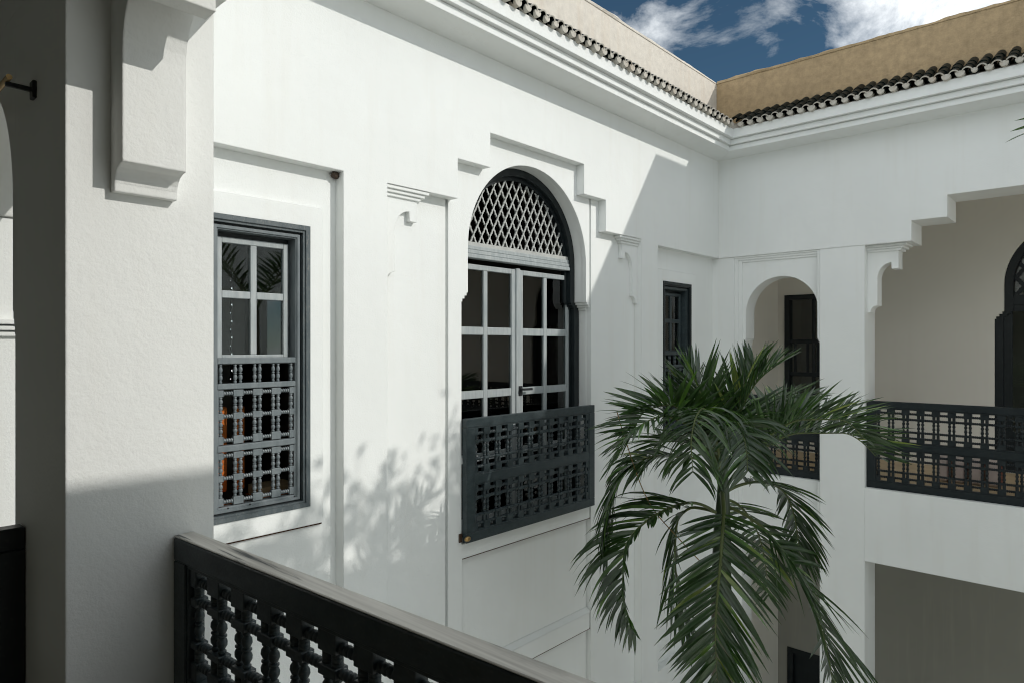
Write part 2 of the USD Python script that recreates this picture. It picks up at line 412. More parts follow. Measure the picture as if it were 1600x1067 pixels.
def rough_cap(axis, x0, x1, y0, y1, z0, z1, seed):
    """a coping with a worn, uneven edge"""
    rng = np.random.default_rng(seed)
    n = 220
    t = np.linspace(0, 1, n)
    wob = np.interp(np.linspace(0, 60, n), np.arange(61), rng.normal(0, .006, 61)) + rng.normal(0, .0016, n)
    wob2 = np.interp(np.linspace(0, 40, n), np.arange(41), rng.normal(0, .005, 41)) + rng.normal(0, .0012, n)
    prof = [(0, z0, 0, 0), (0, z1 - .012, 1, 0), (.014, z1, 1, 1), (1, z1, 0, 1), (1, z0, 0, 0)]
    V = []
    for k in range(n):
        for a, z, u, w in prof:
            if axis == "y":
                xx = x0 + a * (x1 - x0) if a in (0, 1) else x0 + a
                V.append((xx + u * wob2[k], y0 + t[k] * (y1 - y0), z + w * wob[k]))
            else:
                yy = y0 + a * (y1 - y0) if a in (0, 1) else y0 + a
                V.append((x0 + t[k] * (x1 - x0), yy + u * wob2[k], z + w * wob[k]))
    F = []
    for k in range(n - 1):
        for j in range(5):
            j2 = (j + 1) % 5
            F += [[5 * k + j, 5 * k + j2, 5 * k + 5 + j2], [5 * k + j, 5 * k + 5 + j2, 5 * k + 5 + j]]
    for k in (0, n - 1):
        F += [[5 * k, 5 * k + 1, 5 * k + 2], [5 * k, 5 * k + 2, 5 * k + 3], [5 * k, 5 * k + 3, 5 * k + 4]]
    m = trimesh.Trimesh(np.array(V), F, process=False)
    trimesh.repair.fix_normals(m)
    return m


def corbel_cap(T, axis, d, cx, top, front, back, mat, side=None):
    """the three steps on a corbel, each lower one shorter and set further back"""
    for k in range(3):
        o = 0.332 + 0.03 * k
        zz0, zz1 = top - 0.075 + 0.025 * k, top - 0.075 + 0.025 * (k + 1) - 0.0006
        f = front + 0.014 * (2 - k)
        e = back + (0.014 * k if side else 0)
        a0, a1 = sorted((cx, cx + d * o))
        T.add("corbel_step", bx(a0, a1, f, e, zz0, zz1, .002) if axis == "x" else bx(f, e, a0, a1, zz0, zz1, .002), mat)


# ------------------------------------------------------------------ ground
g = Thing("ground", (0, 0, GR), kind="structure")
g.add("paving", bx(-60, 70, -60, 60, GR - 0.3, GR), M["ground"])

# ------------------------------------------------------------------ sunlit wall (a)
R1 = rect(1.30, 2.512, -3.6, LED + 0.02)
R3 = rect(6.555, 8.2, -3.6, 1.106)
R2 = unary_union([rect(2.868, 6.21, -3.9, LED + 0.005), rect(3.54, 5.545, -3.9, 1.445), rect(3.90, 5.181, -3.9, 1.728)])
W1 = rect(1.635, 2.305, -1.03, 0.764)
W3 = rect(6.785, 7.455, -1.03, 0.735)
DOOR = arch(4.535, 0.80, 0.787, FL - 0.02, 0.424, 0.872, 0.075)
P1 = rect(3.672, 5.412, -2.63, -1.695)
P2 = rect(3.672, 5.412, -3.9, -2.785)
G1 = rect(3.492, 3.520, -3.9, LED + 0.03)
G2 = rect(5.392, 5.418, -3.9, 1.47)
body = rect(-2.5, 8.5, GR, SOF + 0.02)
YR = YA + 0.09
A = Thing("sunlit_wall", (3, YA, GR), "long white plaster courtyard wall in sun, with stepped recess around the arched window", "wall")
A.add("wall_face", ext_y(body.difference(unary_union([R1, R2, R3])), YA, YR), M["white"])
holes = unary_union([W1, W3, DOOR])
A.add("recess_back", ext_y(rect(-2.5, 8.3, GR, 2.2).difference(unary_union([holes, P1, P2, G1, G2])), YR, YR + 0.045), M["white"])
A.add("recess_back", ext_y(rect(-2.5, 8.3, GR, 2.2).difference(unary_union([holes, G1, G2])), YR + 0.045, YR + 0.055), M["white"])
A.add("recess_back", ext_y(rect(-2.5, 8.3, GR, 2.2).difference(holes), YR + 0.055, YR + 0.14), M["white"])
for (S, W) in ((rect(1.53, 2.402, -1.152, 0.89), W1), (rect(6.60, 7.57, -1.152, 0.862), W3)):
    A.add("window_surround", ext_y(S.difference(W), YR - 0.022, YR), M["white"])
    x0, z0, x1, z1 = S.bounds
    ch = Polygon([(YR, z1), (YR - 0.022, z1), (YR, z1 + 0.012)])
    A.add("surround_slope", ext_x(ch, x0, x1 - 0.005), M["white"])
for z_ in (-1.695, -2.785):
    A.add("panel_lip", bx(3.672, 5.412, YR + 0.004, YR + 0.0445, z_ - 0.009, z_ - 0.001), M["rust"])
A.add("panel_lip", bx(1.60, 2.395, YR - 0.017, YR + 0.002, -1.162, -1.153), M["rust"])
A.add("panel_sill", ext_x(Polygon([(YR, -2.63), (YR + 0.045, -2.63), (YR + 0.045, -2.585)]), 3.672, 5.412), M["white"])
for cx, d in ((2.868, 1.0), (6.21, -1.0)):
    o = corbel_outline(d, cx=cx, nose=0.905, top=LED + 0.005)
    A.add("corbel", ext_y(o, YR - 0.040, YR), M["white"])
    corbel_cap(A, "x", d, cx, LED + 0.004, YA + 0.008, YR, M["white"])
# moulded impost against the gallery arch, at the pillar
for k in range(3):
    A.add("impost", bx(0.56, 0.96, YA - 0.045 + 0.013 * k, YA, 0.118 - 0.027 * (k + 1) + 0.006, 0.118 - 0.027 * k), M["white"])
OV = 0.265
corn = [(-0.05, SOF), (OV, SOF + 0.03), (OV, SOF + 0.0875), (OV - 0.012, SOF + 0.093), (OV + 0.034, SOF + 0.094), (OV + 0.034, SOF + 0.152),
        (OV + 0.022, SOF + 0.157), (OV + 0.078, SOF + 0.158), (OV + 0.078, SOF + 0.265), (-0.05, SOF + 0.265)]
A.add("cornice", mitre(corn, "x", YA, -2.5, XB, 1), M["white"])
A.add("roof_bed", mitre([(-0.4, SOF + 0.265), (OV + 0.06, SOF + 0.265), (OV + 0.06, SOF + 0.275), (-0.045, SOF + 0.465), (-0.4, SOF + 0.465)], "x", YA, -2.5, XB, 1), M["lime"])
A.add("parapet", bx(-2.5, 8.10, YA + 0.043, YA + 0.33, SOF + 0.44, 3.345), M["cream"])
A.add("parapet_cap", rough_cap("x", -2.5, 8.09, YA + 0.037, YA + 0.34, 3.335, 3.372, 9), M["cream"])
nest = sphere((2.487, YR - 0.03, LED - 0.002), 0.027, 2, (1, 0.8, 0.9))
nest.vertices += RNG.normal(0, 0.0025, nest.vertices.shape)
n_ = Thing("mud_nest", (2.487, YR, LED), "small dark mud nest in the top corner of the left recess", "nest")
n_.add("nest_body", nest, M["wood"], smooth=True)

# ------------------------------------------------------------------ shaded wing (b)
B = Thing("shaded_wing", (XB, 0, GR), "white plaster gallery wing in shade, with a small arch and stepped lintel", "building")
PY0, PY1 = 2.105, 2.576
up = rect(-4.0, YA + 0.01, 1.105, SOF + 0.02)
op = unary_union([rect(-1.05, 1.652, 1.0, 1.317), rect(-0.73, 1.33, 1.0, 1.54)])
B.add("lintel", ext_x(up.difference(op), XB, XB + 0.485), M["white"])
B.add("pier", bx(XB + 0.006, XB + 0.42, PY0, PY1, GR, 1.105), M["white"])
B.add("pier", bx(XB + 0.006, XB + 0.42, -1.5, -1.98, GR, 1.105), M["white"])
AB = arch(3.035, 0.43, 0.40, FL, 0.085, 0.458, 0.06)
XP = XB + 0.014
bodyb = rect(PY1 - 0.001, YR + 0.02, GR, 1.105)
hole_low = rect(PY1 - 0.01, 3.50, GR, -2.39)
for k in range(3):
    al = rect(PY1 + 0.03, 3.60 - 0.045 * k, FL - 0.9, 1.085 - 0.027 * k)
    B.add("arch_surround", ext_x(bodyb.difference(unary_union([al, AB, hole_low])), XP + 0.012 * k, XP + 0.012 * (k + 1)), M["white"])
B.add("arch_panel", ext_x(bodyb.difference(unary_union([AB, hole_low])), XP + 0.036, XP + 0.29), M["white"])
ob = corbel_outline(-1.0, (0.365, 0.40), 0.44, 0.835, 1.105, PY0)
B.add("corbel", ext_x(ob, XB + 0.12, XB + 0.30), M["white"])
corbel_cap(B, "y", -1, PY0, 1.104, XB + 0.075, XB + 0.33, M["white"], 1)
ob2 = corbel_outline(1.0, (0.365, 0.40), 0.44, 0.835, 1.105, -1.5)
B.add("corbel", ext_x(ob2, XB + 0.12, XB + 0.30), M["white"])
B.add("floor_edge", bx(XB + 0.012, XB + 0.25, -1.5, PY0, -2.37, FL), M["white"])
B.add("floor_slab", bx(XB + 0.25, 10.2, -4, YA + 0.06, -2.2, FL - 0.03), M["white"])
B.add("gallery_floor", bx(XB + 0.25, 10.2, -4, YA + 0.06, FL - 0.03, FL), M["floor"])
BD = arch(0.30, 0.79, 0.75, FL, 0.42, 0.885, 0.09)
WB = rect(2.95, 3.76, -1.3, 0.75)
WG = rect(2.75, 3.72, GR, -4.50)
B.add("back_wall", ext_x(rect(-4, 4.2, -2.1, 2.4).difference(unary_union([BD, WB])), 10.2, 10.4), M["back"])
B.add("lower_back_wall", ext_x(rect(-4, 4.2, GR, -2.1).difference(WG), 10.2, 10.4), M["dim"])  # continues the wall above, its shade painted in by the dimmer plaster
B.add("end_wall", bx(XB + 0.3, 10.2, YA + 0.06, YA + 0.3, GR, 2.4), M["back"])
B.add("end_lintel", bx(XB + 0.42, 10.2, -4.0, -3.8, 1.6, 1.95), M["back"])  # unseen; added to stop sun leaking through the open gallery end
B.add("lower_end_wall", bx(XB + 0.42, 10.2, -4.0, -3.8, GR, -2.2), M["back"])  # unseen; added so the lower gallery stays dark
B.add("ceiling", bx(XB + 0.485, 10.2, -4, YA + 0.06, 1.95, 2.2), M["back"])
B.add("cornice", mitre(corn, "y", XB, -4.0, YA, 1), M["white"])
B.add("roof_bed", mitre([(-0.4, SOF + 0.265), (OV + 0.06, SOF + 0.265), (OV + 0.06, SOF + 0.275), (-0.045, SOF + 0.465), (-0.4, SOF + 0.465)], "y", XB, -4.0, YA, 1), M["lime"])
B.add("parapet", bx(XB + 0.03, XB + 0.3, -4.0, YA + 0.043, SOF + 0.6, 3.345), M["tan"])
B.add("parapet_base", bx(XB + 0.012, XB + 0.3, -4.0, YA + 0.043, SOF + 0.44, SOF + 0.6, 0.006), M["tan"])
B.add("parapet_cap", rough_cap("y", XB + 0.024, XB + 0.31, -4.0, YA + 0.04, 3.335, 3.372, 5), M["tan"])
B.add("roof", bx(XB + 0.3, 12.5, -4, 6, 2.2, 2.6), M["tan"])
T = Thing("roof_room", (9, -1.5, 2.6), "plain white room on the roof, outside the picture", "building")
T.add("wall", bx(XB + 0.03, 11.5, -4, 0.45, 3.38, 4.385), M["white"])

# ------------------------------------------------------------------ near gallery (c) and the unseen raised wing behind the viewer (d)
PX0, PX1, PC0, PC1 = 0.5455, 0.9626, 2.206, 2.80
C = Thing("near_pillar", (0.75, 2.5, FL), "thick white plaster pillar at the left, with a corbel under the lintel", "pillar")
C.add("pillar_shaft", bx(PX0, PX1, PC0, PC1 - 0.001, GR, LED + 0.01), M["pillar"])
C.add("corbel", ext_x(corbel_outline(-1.0, (0.45, 0.487), 0.526, 0.945, LED + 0.01, PC0), 0.660, 0.835), M["pillar"])
AC = arch(3.32, 0.485, 0.50, FL, 0.118, 0.52, 0.08)
corbel_cap(C, "y", -1, PC0, LED + 0.009, 0.632, 0.850, M["pillar"], 1)
C.add("arch_panel", ext_x(rect(PC1 - 0.001, YA - 0.003, FL - 0.5, LED + 0.01).difference(AC), PX0, PX1), M["pillar"])
lc = rect(-4, YA - 0.003, LED + 0.01, SOF + 0.3).difference(unary_union([rect(-1.0, PC0 - 0.441, 1.0, 1.36), rect(-0.7, PC0 - 0.76, 1.0, 1.60)]))
C.add("lintel", ext_x(lc, PX0 + 0.0, PX1 + 0.035), M["pillar"])
CG = Thing("near_gallery", (-1, 0, FL), "shaded gallery the viewer stands in, only its inside", "building")
CG.add("floor", bx(-1.8, PX1, -4, YA - 0.003, FL - 0.4, FL), M["darkfloor"])
CG.add("lower_front", bx(0.5, PX1 - 0.01, -4, PC0, GR, FL - 0.4), M["white"])
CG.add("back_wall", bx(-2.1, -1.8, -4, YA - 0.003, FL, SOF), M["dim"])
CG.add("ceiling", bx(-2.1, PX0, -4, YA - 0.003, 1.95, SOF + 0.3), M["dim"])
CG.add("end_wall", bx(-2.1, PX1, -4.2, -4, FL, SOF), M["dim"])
D = Thing("opposite_wing", (4, -4, GR), "unseen white wing across the courtyard, raised and shortened to let sun in beneath", "building")
D.add("wall", bx(2.9, 8.0, -4.2, -3.0, 0.95, 3.14), M["white"])  # unseen; raised and cut short so sun passes under and brightens the court
for xq in (2.9, 5.3, 7.6):
    D.add("pier", bx(xq + .001, xq + .4, -4.19, -3.01, GR, 0.95), M["white"])

# ------------------------------------------------------------------ rooms behind the sunlit wall
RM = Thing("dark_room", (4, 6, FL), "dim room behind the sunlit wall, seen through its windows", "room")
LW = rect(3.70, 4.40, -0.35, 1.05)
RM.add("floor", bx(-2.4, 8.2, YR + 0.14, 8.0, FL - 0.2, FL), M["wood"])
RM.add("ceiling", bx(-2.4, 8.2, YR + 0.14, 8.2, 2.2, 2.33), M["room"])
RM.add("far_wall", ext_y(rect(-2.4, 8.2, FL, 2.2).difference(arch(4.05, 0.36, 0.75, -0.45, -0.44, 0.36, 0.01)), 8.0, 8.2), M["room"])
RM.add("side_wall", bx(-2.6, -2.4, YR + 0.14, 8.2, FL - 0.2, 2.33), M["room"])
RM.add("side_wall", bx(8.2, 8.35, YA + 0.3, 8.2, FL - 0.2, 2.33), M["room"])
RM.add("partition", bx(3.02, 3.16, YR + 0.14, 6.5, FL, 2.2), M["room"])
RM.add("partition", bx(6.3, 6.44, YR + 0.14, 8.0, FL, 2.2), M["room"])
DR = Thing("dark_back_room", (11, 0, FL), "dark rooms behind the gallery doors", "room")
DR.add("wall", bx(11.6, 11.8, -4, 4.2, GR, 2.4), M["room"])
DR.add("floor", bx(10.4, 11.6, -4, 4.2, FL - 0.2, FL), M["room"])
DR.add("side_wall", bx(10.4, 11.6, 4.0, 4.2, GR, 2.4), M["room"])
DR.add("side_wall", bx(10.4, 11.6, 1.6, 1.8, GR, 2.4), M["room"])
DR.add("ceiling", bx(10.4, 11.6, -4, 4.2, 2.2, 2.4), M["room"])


def lattice(T, clip, cx, cz, y, px, pz, w, depth, mat, name="lattice_strip", axis="y"):
    """crossing stepped diagonals (diamonds px wide, pz high) clipped to a shape; each diagonal is a part"""
    x0, z0, x1, z1 = clip.bounds
    n = int((x1 - x0) / px + (z1 - z0) / pz) + 3
    for sgn in (1, -1):
        for k in range(-n, n + 1):
            pts = []
            st = 4
            zz = np.arange(math.floor((z0 - cz) / pz) - 0, math.ceil((z1 - cz) / pz) + 0.01, 0.5 / st)
            for i, q in enumerate(zz):
                xq = cx + px * (k + sgn * q)
                pts.append((xq, cz + q * pz))
            line = []
            for i in range(len(pts) - 1):                       # little steps along the diagonal
                (ax, az), (bx_, bz) = pts[i], pts[i + 1]
                line += [(ax, az), (ax + (bx_ - ax) * 0.28, az + (bz - az) * 0.62), (ax + (bx_ - ax) * 0.72, az + (bz - az) * 0.62)] if i % 2 == 0 else \
                    [(ax, az), (ax + (bx_ - ax) * 0.28, az + (bz - az) * 0.38), (ax + (bx_ - ax) * 0.72, az + (bz - az) * 0.38)]
            line.append(pts[-1])
            g = LineString(line).buffer(w / 2, cap_style=2, join_style=2).intersection(clip)
            if g.area < 2e-4:
                continue
            off = 0.0 if sgn > 0 else depth * 0.5 + 0.001
            m = ext_y(g, y + off, y + off + depth * 0.5) if axis == "y" else ext_x(g, y + off, y + off + depth * 0.5)
            T.add(name, m, mat)


LT = Thing("lattice_screen", (4.05, 8.05, -0.4), "pierced lattice screen in the far window of the dim room", "screen")
lattice(LT, arch(4.05, 0.36, 0.75, -0.45, -0.44, 0.36, 0.01), 4.05, 0.2, 8.06, 0.14, 0.20, 0.05, 0.03, M["dark"])
BASE_SP = [(0, .55), (.05, .80), (.10, .80), (.13, .5), (.17, .62), (.25, .95), (.34, 1.0), (.42, .78), (.46, .42), (.48, .9), (.52, .9), (.54, .42),
           (.58, .7), (.68, 1.0), (.78, .92), (.84, .62), (.88, .5), (.90, .80), (.95, .80), (1, .55)]


def spindle(z0, z1, x, y, r, seg=10):
    return turned(z0, z1, [(a, b * r) for a, b in BASE_SP], x, y, seg)


def ringed(z0, z1, x, y, r, seg=10, n=4):
    p = []
    for k in range(n):
        p += [(k / n, r * .86), (k / n + .03, r), ((k + 1) / n - .05, r), ((k + 1) / n - .01, r * .86)]
    p.append((1, r * .86))
    return turned(z0, z1, p, x, y, seg)


def beads(x0, x1, y, z, r, n=4, seg=8):
    p = []
    for k in range(n):
        for t, q in ((0.04, .62), (.25, .95), (.5, 1.0), (.75, .95), (.96, .62)):
            p.append(((k + t) / n, r * q))
    return turned(x0, x1, p, y, z, seg, axis="x")


def mash_panel(T, x0, x1, y, z0, z1, ncol, mats, bw=0.070, dep=0.040, r=0.0155, seg=10, rows=None, half=True):
    """turned lattice work between two stiles: columns of square blocks and paired turned spindles, strung on beaded cross bars"""
    mat = mats
    H = z1 - z0
    rows = rows or [("block", 0.0, .160), ("ringed", .160, .285), ("block", .285, .345), ("spindle", .345, .668), ("block", .668, .745), ("ringed", .745, .842), ("block", .842, 1.0)]
    bars = [.127, .313, .707, .884] if len(rows) == 7 else [(a + b) / 2 for k, a, b in rows if k == "block"]
    p = (x1 - x0) / ncol
    cs = [x0 + p * k for k in range(ncol + 1)]
    for i, c in enumerate(cs):
        a, b = c - bw / 2, c + bw / 2
        if i == 0:
            a = x0
        if i == ncol:
            b = x1
        sp = [c - bw * .27, c + bw * .27] if 0 < i < ncol else [c + bw * .27 if i == 0 else c - bw * .27]
        for kind, f0, f1 in rows:
            za, zb = z0 + H * f0, z0 + H * f1
            if kind == "block":
                T.add("block", bx(a, b, y - dep / 2, y + dep / 2, za, zb, 0.002), mat)
            elif kind == "ringed":
                T.add("ringed_post", cat([ringed(za, zb, q, y, r * .95, seg, 3) for q in sp]), mat, smooth=40)
            else:
                for q in sp:
                    T.add("spindle", spindle(za, zb, q, y, r, seg), mat, smooth=40)
        if i < ncol:
            e0, e1 = (x0 + bw / 2 if i == 0 else b), (cs[i + 1] - bw / 2)
            for f in bars:
                T.add("beaded_bar", beads(e0, e1, y, z0 + H * f, r * .95, 4, max(6, seg - 2)), mat, smooth=40)


def railing(name, base, rotz, L, ncol, z0, z1, label, th=0.06, stile=0.085, seg=10, topmat=None, group=None, mat="dark", mould=0.012):
    """a balustrade in its own axes: along x from 0 to L, y across (towards -y the courtyard side), two panels of turned lattice"""
    T = Thing(name, base, label, "railing", group, rotz=rotz, local=True)
    m = M[mat]
    h = th / 2
    T.add("top_rail", bx(0, L, -h, h, z1 - .072, z1, 0.004), m)
    if topmat:
        T.add("rail_cap", bx(0, L, -h + .001, h - .001, z1 + .0006, z1 + .006, 0.003), M[topmat])
    T.add("bottom_rail", bx(0, L, -h, h, z0, z0 + .075, 0.003), m)
    zi0, zi1 = z0 + .075, z1 - .072
    zm = (zi0 + zi1) / 2
    T.add("stile", bx(0, stile, -h, h, zi0 + .0005, zi1 - .0005, 0.003), m)
    T.add("stile", bx(L - stile, L, -h, h, zi0 + .0005, zi1 - .0005, 0.003), m)
    T.add("middle_rail", bx(stile + .0005, L - stile - .0005, -h * .95, h * .95, zm - .038, zm + .038, 0.003), m)
    for a, b in ((zi0, zm - .038), (zm + .038, zi1)):
        for q0, q1, r0, r1 in ((stile, L - stile, a, a + mould), (stile, L - stile, b - mould, b), (stile, stile + mould, a + mould, b - mould), (L - stile - mould, L - stile, a + mould, b - mould)):
            T.add("moulding", bx(q0, q1, -h * .78, h * .78, r0, r1, 0.002), m)
        mash_panel(T, stile + mould, L - stile - mould, 0.0, a + mould, b - mould, ncol, m, seg=seg)
    return T


# near balustrade, from the pillar past the viewer's right; the second one seen end-on left of the pillar
railing("balustrade", (0.8665, PC0 - 0.004, FL), -87.05, 3.25, 22, 0.01, 0.960, "near dark wooden balustrade with peeling top rail, running out from the pillar", th=0.064, stile=0.075, seg=14, topmat="railtop", mat="guard")
railing("balustrade", (PX0 - 0.002, 2.68, FL), 180, 2.0, 13, 0.01, 0.97, "dark balustrade end at the bottom left edge, behind the pillar", th=0.06, stile=0.075, seg=6)
railing("balustrade", (XB + 0.10, PY0 - 0.002, FL), -90, 3.55, 24, 0.0, 0.955, "long dark balustrade across the wide gallery opening on the right", th=0.06, seg=8)
railing("balustrade", (XB + 0.14, 3.484, FL), -90, 0.906, 6, 0.0, 0.955, "short dark balustrade inside the small arch, behind the palm", th=0.06, stile=0.05, seg=8)
railing("balustrade", (3.668, YR - 0.028, -1.565), 0, 1.742, 11, 0.0, 0.985, "dark balcony guard of turned lattice in front of the arched window", th=0.05, stile=0.09, seg=10, mat="guard")
k = Thing("door_bolt", (3.665, YR - 0.05, -1.53), "small brass bolt at the lower left corner of the balcony guard", "bolt")
k.add("bolt_head", sphere((3.672, YR - 0.062, -1.525), 0.026, 2, (1.2, .7, .8)), M["brass"], smooth=True)
k.add("back_plate", bx(3.63, 3.664, YR - 0.012, YR, -1.56, -1.49, 0.004), M["wood"])


def window(x0, x1, z0, z1, y, label, wash=0):
    """casement with four panes above three tiers of turned lattice"""
    T = Thing("window", ((x0 + x1) / 2, y, z0), label, "window")
    f = M["frame"] if wash else M["dark"]  # paler paints stand for sun on the window, darker ones for shade
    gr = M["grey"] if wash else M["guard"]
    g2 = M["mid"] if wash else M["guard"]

    def ring(a, b, ya, yb, nm, mat):
        g = rect(x0 + a, x1 - a, z0 + a * .9, z1 - a).difference(rect(x0 + b, x1 - b, z0 + b * .9, z1 - b))
        return T.add(nm, ext_y(g, ya, yb), mat)
    fr = ring(0.0, 0.030, y - 0.004, y + 0.12, "frame", f)
    ring(0.030, 0.046, y + 0.006, y + 0.12, "frame_moulding", f)
    ring(0.046, 0.060, y + 0.040, y + 0.12, "frame_rebate", M["dark"])
    ring(0.060, 0.078, y + 0.020, y + 0.12, "inner_frame", g2)
    ring(0.078, 0.086, y + 0.028, y + 0.12, "inner_moulding", g2)
    a, b = x0 + .086, x1 - .086
    s0, s1 = a + .018, b - .018
    zt, zb = z1 - .118, -0.075
    ys = y + 0.085
    xm, zm = (s0 + s1) / 2, (zt + zb) / 2 + .02
    bw = .034
    T.add("sash_stile", bx(s0, s0 + bw, ys, ys + .035, zb, zt, .003), gr)
    T.add("sash_stile", bx(s1 - bw, s1, ys, ys + .035, zb, zt, .003), gr)
    T.add("sash_rail", bx(s0 + bw, s1 - bw, ys, ys + .035, zt - bw, zt, .003), gr)
    T.add("sash_rail", bx(s0 + bw, s1 - bw, ys, ys + .035, zb, zb + .02, .003), gr)
    T.add("glazing_bar", bx(xm - .02, xm + .02, ys + .002, ys + .034, zb + .02, zt - bw, .003), gr)
    T.add("glazing_bar", bx(s0 + bw, xm - .02, ys + .003, ys + .033, zm - .022, zm + .022, .003), gr)
    T.add("glazing_bar", bx(xm + .02, s1 - bw, ys + .003, ys + .033, zm - .022, zm + .022, .003), gr)
    for u0, u1 in ((s0 + bw, xm - .02), (xm + .02, s1 - bw)):
        for w0, w1 in ((zb + .02, zm - .022), (zm + .022, zt - bw)):
            T.add("pane", bx(u0, u1, ys + .016, ys + .020, w0, w1), M["glass"])
    T.add("head_filler", bx(a, b, ys + .035, ys + .05, zt - .01, z1 - .08), M["dark"])
    # bars and lattice tiers
    yb_ = y + 0.045
    m2 = g2
    for u, v in ((-.108, -.072), (-.256, -.222), (-.624, -.585), (z0 + .055, -.945)):
        T.add("cross_bar", bx(a, b, yb_ - .018, yb_ + .022, u, v, .004), m2)
    n = 4
    pad = .008
    mash_panel(T, a + pad, b - pad, yb_, -.222, -.108, n - 1 + 1, m2, bw=.060, dep=.022, r=.0125, seg=10, rows=[("spindle", 0, 1)])
    for u, v in ((-.585, -.258), (-.945, -.626)):
        T.add("lattice_edge", bx(a, a + pad, yb_ - .014, yb_ + .014, u, v), m2)
        T.add("lattice_edge", bx(b - pad, b, yb_ - .014, yb_ + .014, u, v), m2)
        mash_panel(T, a + pad, b - pad, yb_, u + .004, v - .002, n, m2, bw=.062, dep=.024, r=.0135, seg=10,
                   rows=[("block", 0, .15), ("spindle", .15, .455), ("block", .455, .575), ("spindle", .575, .875), ("block", .875, 1.0)])
    for q in (.22, .42, .86):
        T.add("peg_hole", turned(yb_ - .0195, yb_ - .017, [(0, .0001), (0.01, .006), (1, .006)], 0, 0, 8).apply_transform(
            trimesh.transformations.translation_matrix((x0 + (x1 - x0) * q, 0, z0 + .075)) @ np.array([[1, 0, 0, 0], [0, 0, 1, 0], [0, 1, 0, 0], [0, 0, 0, 1.]])), M["iron"])
    return T


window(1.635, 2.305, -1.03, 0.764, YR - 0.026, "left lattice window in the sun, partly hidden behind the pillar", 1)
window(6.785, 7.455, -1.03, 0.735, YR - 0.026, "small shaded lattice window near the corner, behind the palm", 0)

# ------------------------------------------------------------------ arched window of the sunlit wall
yd = YR + 0.14
AW = Thing("arched_window", (4.535, yd, FL), "tall arched window with lattice fanlight and pair of glazed doors in the sun", "window")
inner = arch(4.535, 0.735, 0.787, FL, 0.424, 0.80, 0.07)
outer = arch(4.535, 0.86, 0.787, FL - 0.05, 0.424, 0.93, 0.07)
AW.add("arch_frame", ext_y(outer.difference(inner), yd + 0.002, yd + 0.09), M["dark"])
inner2 = arch(4.535, 0.70, 0.787, FL, 0.424, 0.77, 0.07)
AW.add("arch_moulding", ext_y(inner.buffer(0.002).difference(inner2), yd + 0.045, yd + 0.09), M["dark"])
fan = inner.intersection(rect(3, 6, 0.855, 2.5))
lattice(AW, fan, 4.535, 0.86, yd + 0.05, 0.099, 0.178, 0.0125, 0.022, M["lattice"])
tb = inner.intersection(rect(3, 6, 0.842, 0.874))
AW.add("transom_top", ext_y(tb, yd + 0.03, yd + 0.08), M["lattice"])
for k in range(3):
    AW.add("transom", bx(3.79, 5.285, yd + 0.022 - 0.008 * k, yd + 0.085, 0.842 - 0.036 * (k + 1) + .002, 0.842 - 0.036 * k, .004), M["grey"])
yl = yd + 0.05
for side, (u0, u1) in enumerate(((3.745, 4.520), (4.565, 5.325))):
    zt, zb = 0.690, FL + 0.01
    st = .055
    xm = (u0 + u1) / 2
    AW.add("door_stile", bx(u0, u0 + st, yl, yl + .04, zb, zt, .003), M["grey"])
    AW.add("door_stile", bx(u1 - st, u1, yl, yl + .04, zb, zt, .003), M["grey"])
    AW.add("door_rail", bx(u0 + st, u1 - st, yl, yl + .04, zt - .045, zt, .003), M["grey"])
    AW.add("door_rail", bx(u0 + st, u1 - st, yl, yl + .04, zb, zb + .09, .003), M["grey"])
    AW.add("glazing_bar", bx(xm - .024, xm + .024, yl + .003, yl + .038, zb + .09, zt - .045, .003), M["grey"])
    zs = [zt - .045, 0.125, -0.415, -0.955, zb + .09]
    for q in zs[1:-1]:
        for e0, e1 in ((u0 + st, xm - .024), (xm + .024, u1 - st)):
            AW.add("glazing_bar", bx(e0, e1, yl + .004, yl + .037, q - .034, q + .034, .003), M["grey"])
    for i in range(4):
        t1 = zs[i] - (0 if i == 0 else .034)
        t0 = zs[i + 1] + (0 if i == 3 else .034)
        for e0, e1 in ((u0 + st, xm - .024), (xm + .024, u1 - st)):
            AW.add("pane", bx(e0, e1, yl + .018, yl + .022, t0, t1), M["glass"])
AW.add("meeting_stile", bx(4.515, 4.570, yl - .012, yl + .045, FL + .01, .700, .004), M["grey"])
hd = AW.add("lock_plate", bx(4.545, 4.592, yl - .022, yl - .002, -.455, -.365, .004), M["iron"])
AW.add("handle", cat([bx(4.555, 4.575, yl - .06, yl - .02, -.405, -.385, .003), bx(4.565, 4.69, yl - .062, yl - .046, -.407, -.385, .005)]), M["iron"], parent=hd)

# ------------------------------------------------------------------ doors of the shaded gallery
GD = Thing("gallery_door", (10.2, 0.3, FL), "dark arched gallery door at the right edge, with lattice fanlight", "door")
bi = arch(0.30, 0.70, 0.75, FL, 0.42, 0.80, 0.08)
GD.add("arch_frame", ext_x(BD.buffer(0.03).difference(bi), 10.25, 10.36), M["dark"])
lattice(GD, bi.intersection(rect(-2, 2, 0.62, 2.5)), 0.30, 0.62, 10.30, 0.17, 0.22, 0.04, 0.03, M["dark"], axis="x")
GD.add("fan_backing", ext_x(bi.intersection(rect(-2, 2, 0.62, 2.5)), 10.345, 10.355), M["glass"])
GD.add("transom", ext_x(bi.intersection(rect(-2, 2, 0.50, 0.62)), 10.26, 10.36), M["dark"])
for u0, u1 in ((-0.5, 0.295), (0.305, 1.1)):
    fr_ = rect(u0, u1, FL + .01, .50)
    w = rect(u0 + .09, u1 - .09, FL + .5, .42)
    GD.add("door_leaf", ext_x(fr_.difference(w), 10.28, 10.33), M["dark"])
    GD.add("pane", ext_x(w, 10.30, 10.305), M["glass"])
